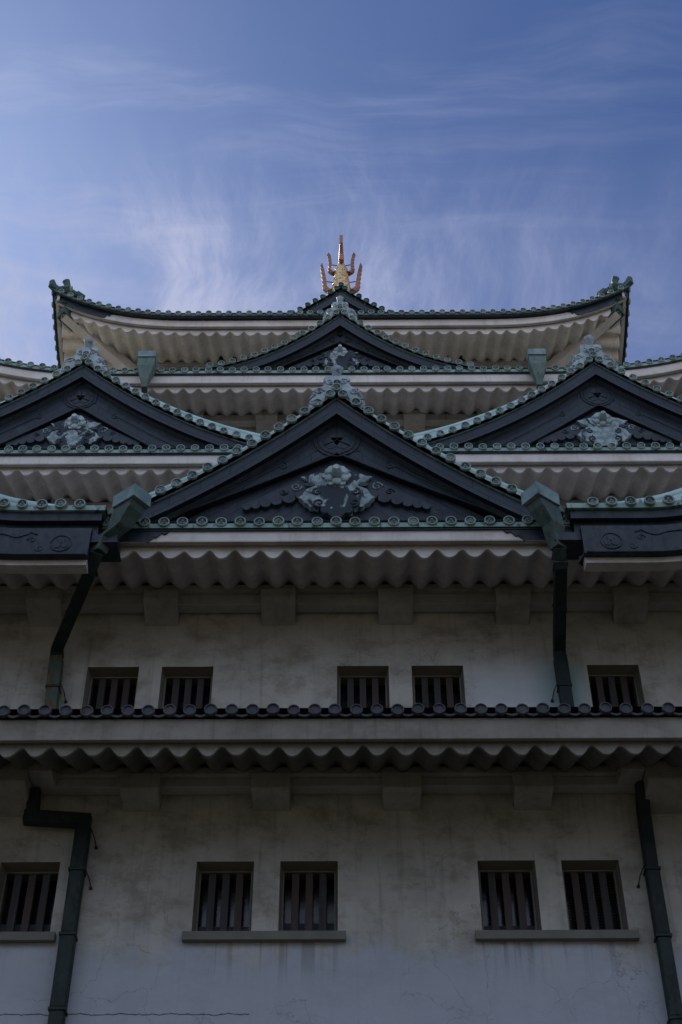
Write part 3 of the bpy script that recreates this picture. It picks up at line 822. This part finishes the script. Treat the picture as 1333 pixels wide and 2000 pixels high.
gable(0, 17.45, 20.86, 1.02, .058, 3.50, 23.7, 1.33, .59, 17.32, 'peel_mid', 'central dark gable with half peeled pendant', 1.0, (.34, .44))
gable(-5.98, 21.95, 26.96, .96, .071, 4.15, 26.7, 1.32, .78, 23.74, 'peel_low', 'left gable of the third roof with patchy pendant', .93, (.30, .56))
gable(5.96, 21.95, 26.96, .96, .071, 4.15, 26.7, 1.32, .78, 23.74, 'peel_pale', 'right gable of the third roof with pale pendant', .93, (.30, .56))
gable(0, 24.95, 32.46, 1.12, .130, 3.75, 29.0, 1.0, .67, 29.73, 'peel_dark', 'wide low gable on the fourth roof', .80, (.22, .30))
gable(0, 28.4, 37.95, 1.0, .075, 3.9, 45.6, 1.3, .8, 34.9, 'peel_low', 'top gable under the golden fish', .9, (.10, .30), dk=True, finial=False, pend=False)

# ------------------------------------------------------------------ big side gables whose feet enter at both edges
for sg in (-1, 1):
    xa = 9.3; foot = 3.75; yg = 16.86
    zc = lambda x: 17.50 + 2.9*(max(0, (min(abs(x), 2*xa-abs(x))-5.0)/(xa-5.0)))**2.0
    tr = lambda u, v, z, sg=sg: (sg*u, yg+v, z)
    x1 = 2*xa-foot
    us = frange(foot, x1, .15)
    mb = MB(); board(mb, frange(foot+.25, x1-.25, .15), lambda x: zc(x)-.60, lambda x: min(zc(x)-.62, 16.95) if 6 < x < 2*xa-6 else zc(x)-.66, .75, .80, tr)
    G = part(mb, 'gable', 'plates', label='foot of a wide gable cut by the %s edge' % ('right' if sg > 0 else 'left'))
    mb = MB(); sweep(mb, us, zc, [(0, -.11), (0, 0), (6.6, .25), (6.6, 0)], tr); part(mb, 'gable_roof', 'deck', G)
    mb = MB()
    for x in frange(foot+.42, x1-.42, .317): tile_disc(mb, (x, -.02, zc(x)), tr, back=.5, rise=0)
    mb.cur = 2; sweep(mb, us, zc, [(-.004, -.11), (-.004, -.02), (.25, .01), (.25, -.11)], tr)
    part(mb, 'rake_tiles', ['disc', 'disc_in', 'tile'], G)
    mb = MB(); sweep(mb, frange(foot+.05, x1-.05, .15), zc, [(.05, -.29), (.05, -.112), (.30, -.112), (.30, -.29)], tr)
    part(mb, 'verge_board', 'board', G)
    mb = MB(); sweep(mb, frange(foot+.10, x1-.1, .15), zc, [(.16, -.50), (.16, -.292), (.9, -.292), (.9, -.50)], tr)
    part(mb, 'verge_soffit', 'board', G)
    mb = MB(); us2 = frange(foot+.17, x1-.17, .15)
    board(mb, us2, lambda x: zc(x)-.60, lambda x: zc(x)-1.10, -.02, .09, tr)
    part(mb, 'barge_board', 'board', G)
    mb = MB(); sweep(mb, us2, zc, [(.0, -.62), (.0, -.502), (.80, -.502), (.80, -.62)], tr); part(mb, 'barge_cornice', 'board', G)
    mb = MB(); sweep(mb, frange(foot+.2, x1-.2, .15), zc, [(.10, -1.20), (.10, -1.0), (.35, -1.0), (.35, -1.17)], tr); part(mb, 'plaster_band', 'soffit', G)
    mb = MB()
    cx, cz, R = foot+.62, 17.5-.85, .165
    for rr, w in ((R, .014),): mb.tube([tr(cx+rr*cos(2*pi*j/30), -.022, cz+rr*sin(2*pi*j/30)) for j in range(31)], w, 6)
    for q in range(3):
        aa = pi/2+q*2*pi/3; plate(mb, lobed(cx+R*.42*cos(aa), cz+R*.42*sin(aa), R*.36, 14, 5, .1), -.03, -.015, tr)
    part(mb, 'crest', 'board', G)
    mb = MB()
    mb.tube([tr(x, -.022, zc(x)-.66-.06*exp(-((x-(foot+1.35))/.12)**2)+.05*exp(-((x-(foot+1.12))/.05)**2)) for x in frange(foot+1.02, foot+4, .05)], .016, 6)
    mb.tube([tr(x, -.022, zc(x)-1.08) for x in frange(foot+.2, x1-.2, .2)], .022, 6)
    spiral(mb, foot+1.1, 17.5-.78, .07, -.022, tr, 1, 1.3, .013)
    spiral(mb, foot+.95, 17.5-.95, .07, -.022, tr, -1, 1.3, .010)
    part(mb, 'moulding', 'board', G)
    # stub block tying the board to the main eave
    mb = MB(); mb.box(3.50, foot+.17, .04, .5, 16.74, 16.90, tr); mb.box(3.48, foot+.169, .01, .5, 16.70, 16.738, tr); part(mb, 'tie_block', 'board', G, bevel=.01)
    mb = MB()
    zr_ = lambda x: zc(x) + .16 + .42*min(1, max(0, (x-4.1)/2.2))
    ux = frange(foot+.35, xa-.3, .15)
    for c in range(3):
        w = .13-.015*c; h0 = -.36+.12*c
        sweep(mb, ux, zr_, [(.42-w, h0), (.42-w, h0+.105), (.42+w, h0+.105), (.42+w, h0)], tr)
    mb.loft([[tr(x, .42+.115*cos(t), zr_(x)+.11*sin(t)) for t in [2*pi*j/12 for j in range(12)]] for x in ux], True, True)
    part(mb, 'descending_ridge', 'ridge', G)

# ------------------------------------------------------------------ rain hoppers and downpipes
def rect_ring(c, sx, sy, rot, tilt=(0, 0)):
    r = []
    for a, b in ((-1, -1), (1, -1), (1, 1), (-1, 1)):
        x, y = a*sx, b*sy
        r.append((c[0]+x*cos(rot)-y*sin(rot), c[1]+x*sin(rot)+y*cos(rot), c[2]+tilt[0]*x+tilt[1]*y))
    return r
def collar(o_parent, c, r, mat='pipe', axis=(0, 0, 1)):
    mb = MB(); mb.tube([tuple(c[k]-axis[k]*.02 for k in range(3)), tuple(c[k]+axis[k]*.02 for k in range(3))], r, 4, square=True)
    part(mb, 'collar', mat, o_parent)
def hook(parent, x, z, sg=1):
    mb = MB(); mb.tube([(x+sg*.10, 18.93, z+.12), (x+sg*.17, 19.0, z-.02), (x+sg*.20, 19.098, z-.14)], .009, 6)
    mb.tube([(x+sg*.20, 19.05, z-.14), (x+sg*.20, 19.098, z-.14)], [.02, .028], 8)
    part(mb, 'hook', 'iron', parent)
# second storey, beside the centre gable
for sg, pth, rot in ((-1, [(-3.80, 17.02, 16.62), (-3.93, 17.25, 16.42), (-4.66, 18.84, 16.10), (-4.66, 18.93, 15.95), (-4.57, 18.93, 14.0)], radians(-38)),
                     (1, [(3.56, 17.02, 16.66), (3.58, 17.20, 16.44), (3.69, 18.82, 16.06), (3.70, 18.93, 15.92), (3.73, 18.93, 14.0)], radians(38))):
    mb = MB()
    rings = [rect_ring((sg*3.33, 16.83, 17.68), .25, .19, rot, (.0, .0)), rect_ring((sg*3.33, 16.83, 17.42), .25, .19, rot),
             rect_ring((sg*3.35, 16.85, 17.43), .215, .155, rot), rect_ring((sg*3.39, 16.87, 17.28), .205, .155, rot),
             rect_ring((sg*3.50, 16.92, 17.02), .135, .125, rot), rect_ring((pth[0][0]*.985, pth[0][1]-.04, pth[0][2]+.20), .115, .105, rot), rect_ring((pth[0][0], pth[0][1], pth[0][2]-.03), .11, .10, rot)]
    mb.loft(rings[:2])
    H = part(mb, 'rain_hopper', 'hopper', bevel=.006)
    mb = MB(); mb.loft(rings[2:]); part(mb, 'funnel', 'funnel', H, bevel=.006)
    mb = MB()    # sheet-metal apron behind the hopper, draining the valley into it
    mb.hexa([(sg*3.30, 17.02, 17.50), (sg*3.72, 16.98, 17.42), (sg*3.76, 17.6, 17.46), (sg*3.3, 17.6, 17.52),
             (sg*3.30, 17.02, 17.70), (sg*3.66, 16.98, 17.64), (sg*3.74, 17.6, 17.70), (sg*3.3, 17.6, 17.75)])
    part(mb, 'apron', 'hopper', H)
    mb = MB(); mb.tube(pth[:4], .14, 4, square=True)
    Pp = part(mb, 'downpipe', 'pipe', bevel=.012, label='square dark pipe on the second storey')
    mb = MB(); a, b = pth[3], pth[4]
    mb.tube([a, tuple(a[k]+(b[k]-a[k])*.32 for k in range(3))], .148, 4, square=True); part(mb, 'pipe_section', 'pipe' if sg > 0 else 'pipe_rust', Pp, bevel=.012)
    mb = MB(); mb.tube([tuple(a[k]+(b[k]-a[k])*.321 for k in range(3)), b], .138, 4, square=True); part(mb, 'pipe_section', 'pipe_rust' if sg < 0 else 'pipe', Pp, bevel=.012)
    c = tuple(a[k]+(b[k]-a[k])*.32 for k in range(3)); collar(Pp, c, .160, 'iron' if sg < 0 else 'pipe')
    collar(Pp, pth[1], .16); collar(Pp, tuple((pth[1][k]+pth[2][k])/2 for k in range(3)), .152, axis=(0, .8, -.5))
    hook(Pp, c[0], c[2], 1 if sg < 0 else -1)
# first storey
mb = MB(); mb.tube([(-4.62, 18.80, 13.35), (-4.61, 18.86, 12.93)], .125, 4, square=True)
Pp = part(mb, 'downpipe', 'pipe', bevel=.012, label='green stained pipe with a sideways jog')
mb = MB(); mb.tube([(-4.73, 18.86, 12.90), (-3.72, 18.92, 12.86)], .135, 4, square=True); part(mb, 'pipe_section', 'pipe', Pp, bevel=.012)
for z0, z1, r in ((12.80, 12.02, .157), (12.02, 11.0, .150), (11.0, 9.9, .157), (9.9, 8.6, .150)):
    mb = MB(); mb.tube([(-3.82, 18.93, z0), (-3.82, 18.93, z1+.003)], r, 4, square=True); part(mb, 'pipe_section', 'pipe', Pp, bevel=.04)
    collar(Pp, (-3.82, 18.93, z1), .168)
hook(Pp, -3.82, 12.65); hook(Pp, -3.82, 11.98)
mb = MB(); mb.tube([(4.66, 18.72, 13.4), (4.66, 18.93, 13.0), (4.64, 18.93, 12.0)], .14, 4, square=True)
Pp = part(mb, 'downpipe', 'pipe', bevel=.04, label='straight dark pipe at the right of the lowest wall')
for z0, z1, r in ((12.0, 10.95, .147), (10.95, 9.75, .14), (9.75, 8.6, .147)):
    mb = MB(); mb.tube([(4.64, 18.93, z0), (4.64, 18.93, z1+.003)], r, 4, square=True); part(mb, 'pipe_section', 'pipe', Pp, bevel=.04)
    collar(Pp, (4.64, 18.93, z0), .16)
hook(Pp, 4.64, 11.98, -1)
# fourth roof
for sg, x in ((-1, -5.03), (1, 5.13)):
    mb = MB()
    rr = [(24.42, 30.02, .235, .16), (24.42, 29.80, .235, .16), (24.44, 29.79, .225, .15), (24.44, 29.48, .215, .15), (24.50, 29.05, .09, .09), (24.55, 28.86, .075, .08)]
    mb.loft([rect_ring((x, y, z), a, b, 0) for y, z, a, b in rr[:2]])
    H = part(mb, 'rain_hopper', 'hopper', bevel=.005)
    mb = MB(); mb.loft([rect_ring((x, y, z), a, b, 0) for y, z, a, b in rr[2:]]); part(mb, 'funnel', 'funnel4', H, bevel=.005)
    mb = MB(); mb.tube([(x, 24.55, 28.88), (x, 24.7, 28.70), (x-sg*.1, 26.0, 28.5), (x-sg*.1, 26.55, 28.2), (x-sg*.1, 26.58, 25.8)], .10, 4, square=True)
    part(mb, 'downpipe', 'pipe', bevel=.01)

# ------------------------------------------------------------------ golden fish on the top ridge
fish = bpy.data.objects.new('golden_fish', None); COL.objects.link(fish); fish.location = (0, 30.0, 38.3)
fish['label'] = 'golden dolphin-like fish ornament with raised fins standing on the topmost ridge'
fish['category'] = 'roof ornament'
mb = MB(); rings = []; nA = 36
spine = [(38.35, 29.75, .36, .46), (39.0, 29.75, .34, .44), (39.5, 29.85, .30, .38), (40.0, 29.95, .262, .33), (40.5, 30.02, .225, .27), (41.0, 30.08, .19, .21), (41.25, 30.1, .13, .17), (41.5, 30.1, .07, .15)]
def sp_at(z):
    for i in range(len(spine)-1):
        if z <= spine[i+1][0]:
            t = (z-spine[i][0])/(spine[i+1][0]-spine[i][0]); return [spine[i][k]+(spine[i+1][k]-spine[i][k])*t for k in range(4)]
    return spine[-1]
zz = 38.35; row = .24; i = 0
while zz < 41.5:
    _, y, rx, ry = sp_at(zz); r_ = (zz-38.35)/row; ph = int(r_) % 2; fr = r_-int(r_)
    ring = []
    for j in range(nA):
        a = 2*pi*j/nA
        fr2 = (fr + .35*abs(sin(a*5+ph*pi/2))) % 1.0
        s = 1.0 + .15*(1-fr2)*(1 if zz < 41.1 else .2)
        ring.append((rx*s*cos(a), y+ry*s*sin(a), zz))
    rings.append(ring); zz += row/7
mb.loft(rings, True, False); part(mb, 'body', 'gold', fish)
# tail blade, broad fore-and-aft, thin seen from the front
mb = MB()
outl = [(29.98, 41.0), (29.8, 41.4), (29.45, 41.75), (29.35, 42.05), (29.62, 41.95), (29.80, 42.35), (30.05, 42.1), (30.3, 42.42), (30.45, 42.0), (30.75, 42.05), (30.6, 41.7), (30.35, 41.4), (30.2, 41.0)]
mb.loft([[(x*(1-.0*k), y, z) for k, (y, z) in enumerate(outl)] for x in (-.055, .055)])
for y in (29.8, 30.0, 30.2): mb.tube([(0, y, 41.15), (0, y-.02, 41.7), (0, 30+(y-30)*1.8, 42.25)], [.10, .075, .05], 8)
part(mb, 'tail', 'bronze', fish, bevel=.015)
def fin(sg, pts, wid, name):
    mb = MB(); rings = []; n = len(pts)
    P2 = []
    for i in range(n-1):
        for k in range(4):
            t = k/4; P2.append(tuple(pts[i][q]+(pts[i+1][q]-pts[i][q])*t for q in range(4)))
    P2.append(pts[-1])
    for i, (x, y, z, w) in enumerate(P2):
        w *= .72; tooth = .045 if i % 2 else 0
        rings.append([(sg*(x-w*.5), y-wid, z), (sg*(x+w*.5+tooth), y-wid*.3, z+tooth*.5), (sg*(x+w*.5+tooth), y+wid*.3, z+tooth*.5), (sg*(x-w*.5), y+wid, z)])
    mb.loft(rings); part(mb, name, 'bronze', fish, bevel=.008)
for sg in (-1, 1):
    fin(sg, [(.26, 29.8, 39.55, .16), (.42, 29.8, 39.45, .20), (.53, 29.82, 39.62, .17), (.56, 29.85, 40.1, .15), (.62, 29.9, 40.65, .11), (.67, 29.95, 41.1, .04)], .15, 'pectoral_fin')
    fin(sg, [(.20, 30.0, 40.75, .12), (.31, 30.0, 40.70, .16), (.38, 30.0, 40.82, .13), (.36, 30.0, 41.2, .11), (.39, 30.02, 41.6, .09), (.45, 30.05, 41.86, .03)], .12, 'upper_fin')
    for x1, z, nx in ((.52, 40.16, .25), (.33, 41.08, .12)):
        mb = MB(); mb.tube([(sg*nx, 29.95, z), (sg*x1, 29.9, z)], .018, 6); part(mb, 'brace', 'iron', fish)

# ------------------------------------------------------------------ evergreens added out of view behind the camera to block low sky light
rw = random.Random(3); mb = MB()
for k in range(15):
    tx = -56 + 8*k + rw.uniform(-1.5, 1.5); ty = -9 + rw.uniform(-3, 1) + .004*tx*tx; H_ = rw.uniform(23, 27)
    mb.cur = 0; mb.tube([(tx, ty, 0), (tx+rw.uniform(-.4, .4), ty, H_*.5), (tx+rw.uniform(-.8, .8), ty, H_*.9)], [.5, .33, .10], 8)
    mb.cur = 1
    for q in range(2300):
        h = rw.uniform(.12, 1); R_ = (5.4*(1-h)**.6+.6)*sqrt(rw.random())*(.8+.3*sin(h*23+k)); a = rw.uniform(0, 2*pi)
        c = (tx+R_*cos(a), ty+R_*sin(a), H_*h); sz = rw.uniform(.35, .8)
        u = [rw.gauss(0, 1) for _ in range(3)]; v = [rw.gauss(0, 1) for _ in range(3)]
        lu = sqrt(sum(x*x for x in u)); lv_ = sqrt(sum(x*x for x in v))
        u = [x/lu*sz for x in u]; v = [x/lv_*sz*.6 for x in v]
        b = mb.add([tuple(c[i]+u[i] for i in range(3)), tuple(c[i]+v[i] for i in range(3)), tuple(c[i]-u[i] for i in range(3)), tuple(c[i]-v[i] for i in range(3))]); mb.face((b, b+1, b+2, b+3))
M['bark'] = simple('bark', (.09, .07, .05), .9); M['leaf'] = simple('needles', (.035, .055, .022), .8)
wd = mb.build('light_blocker_trees', ['bark', 'leaf']); wd['kind'] = 'stuff'
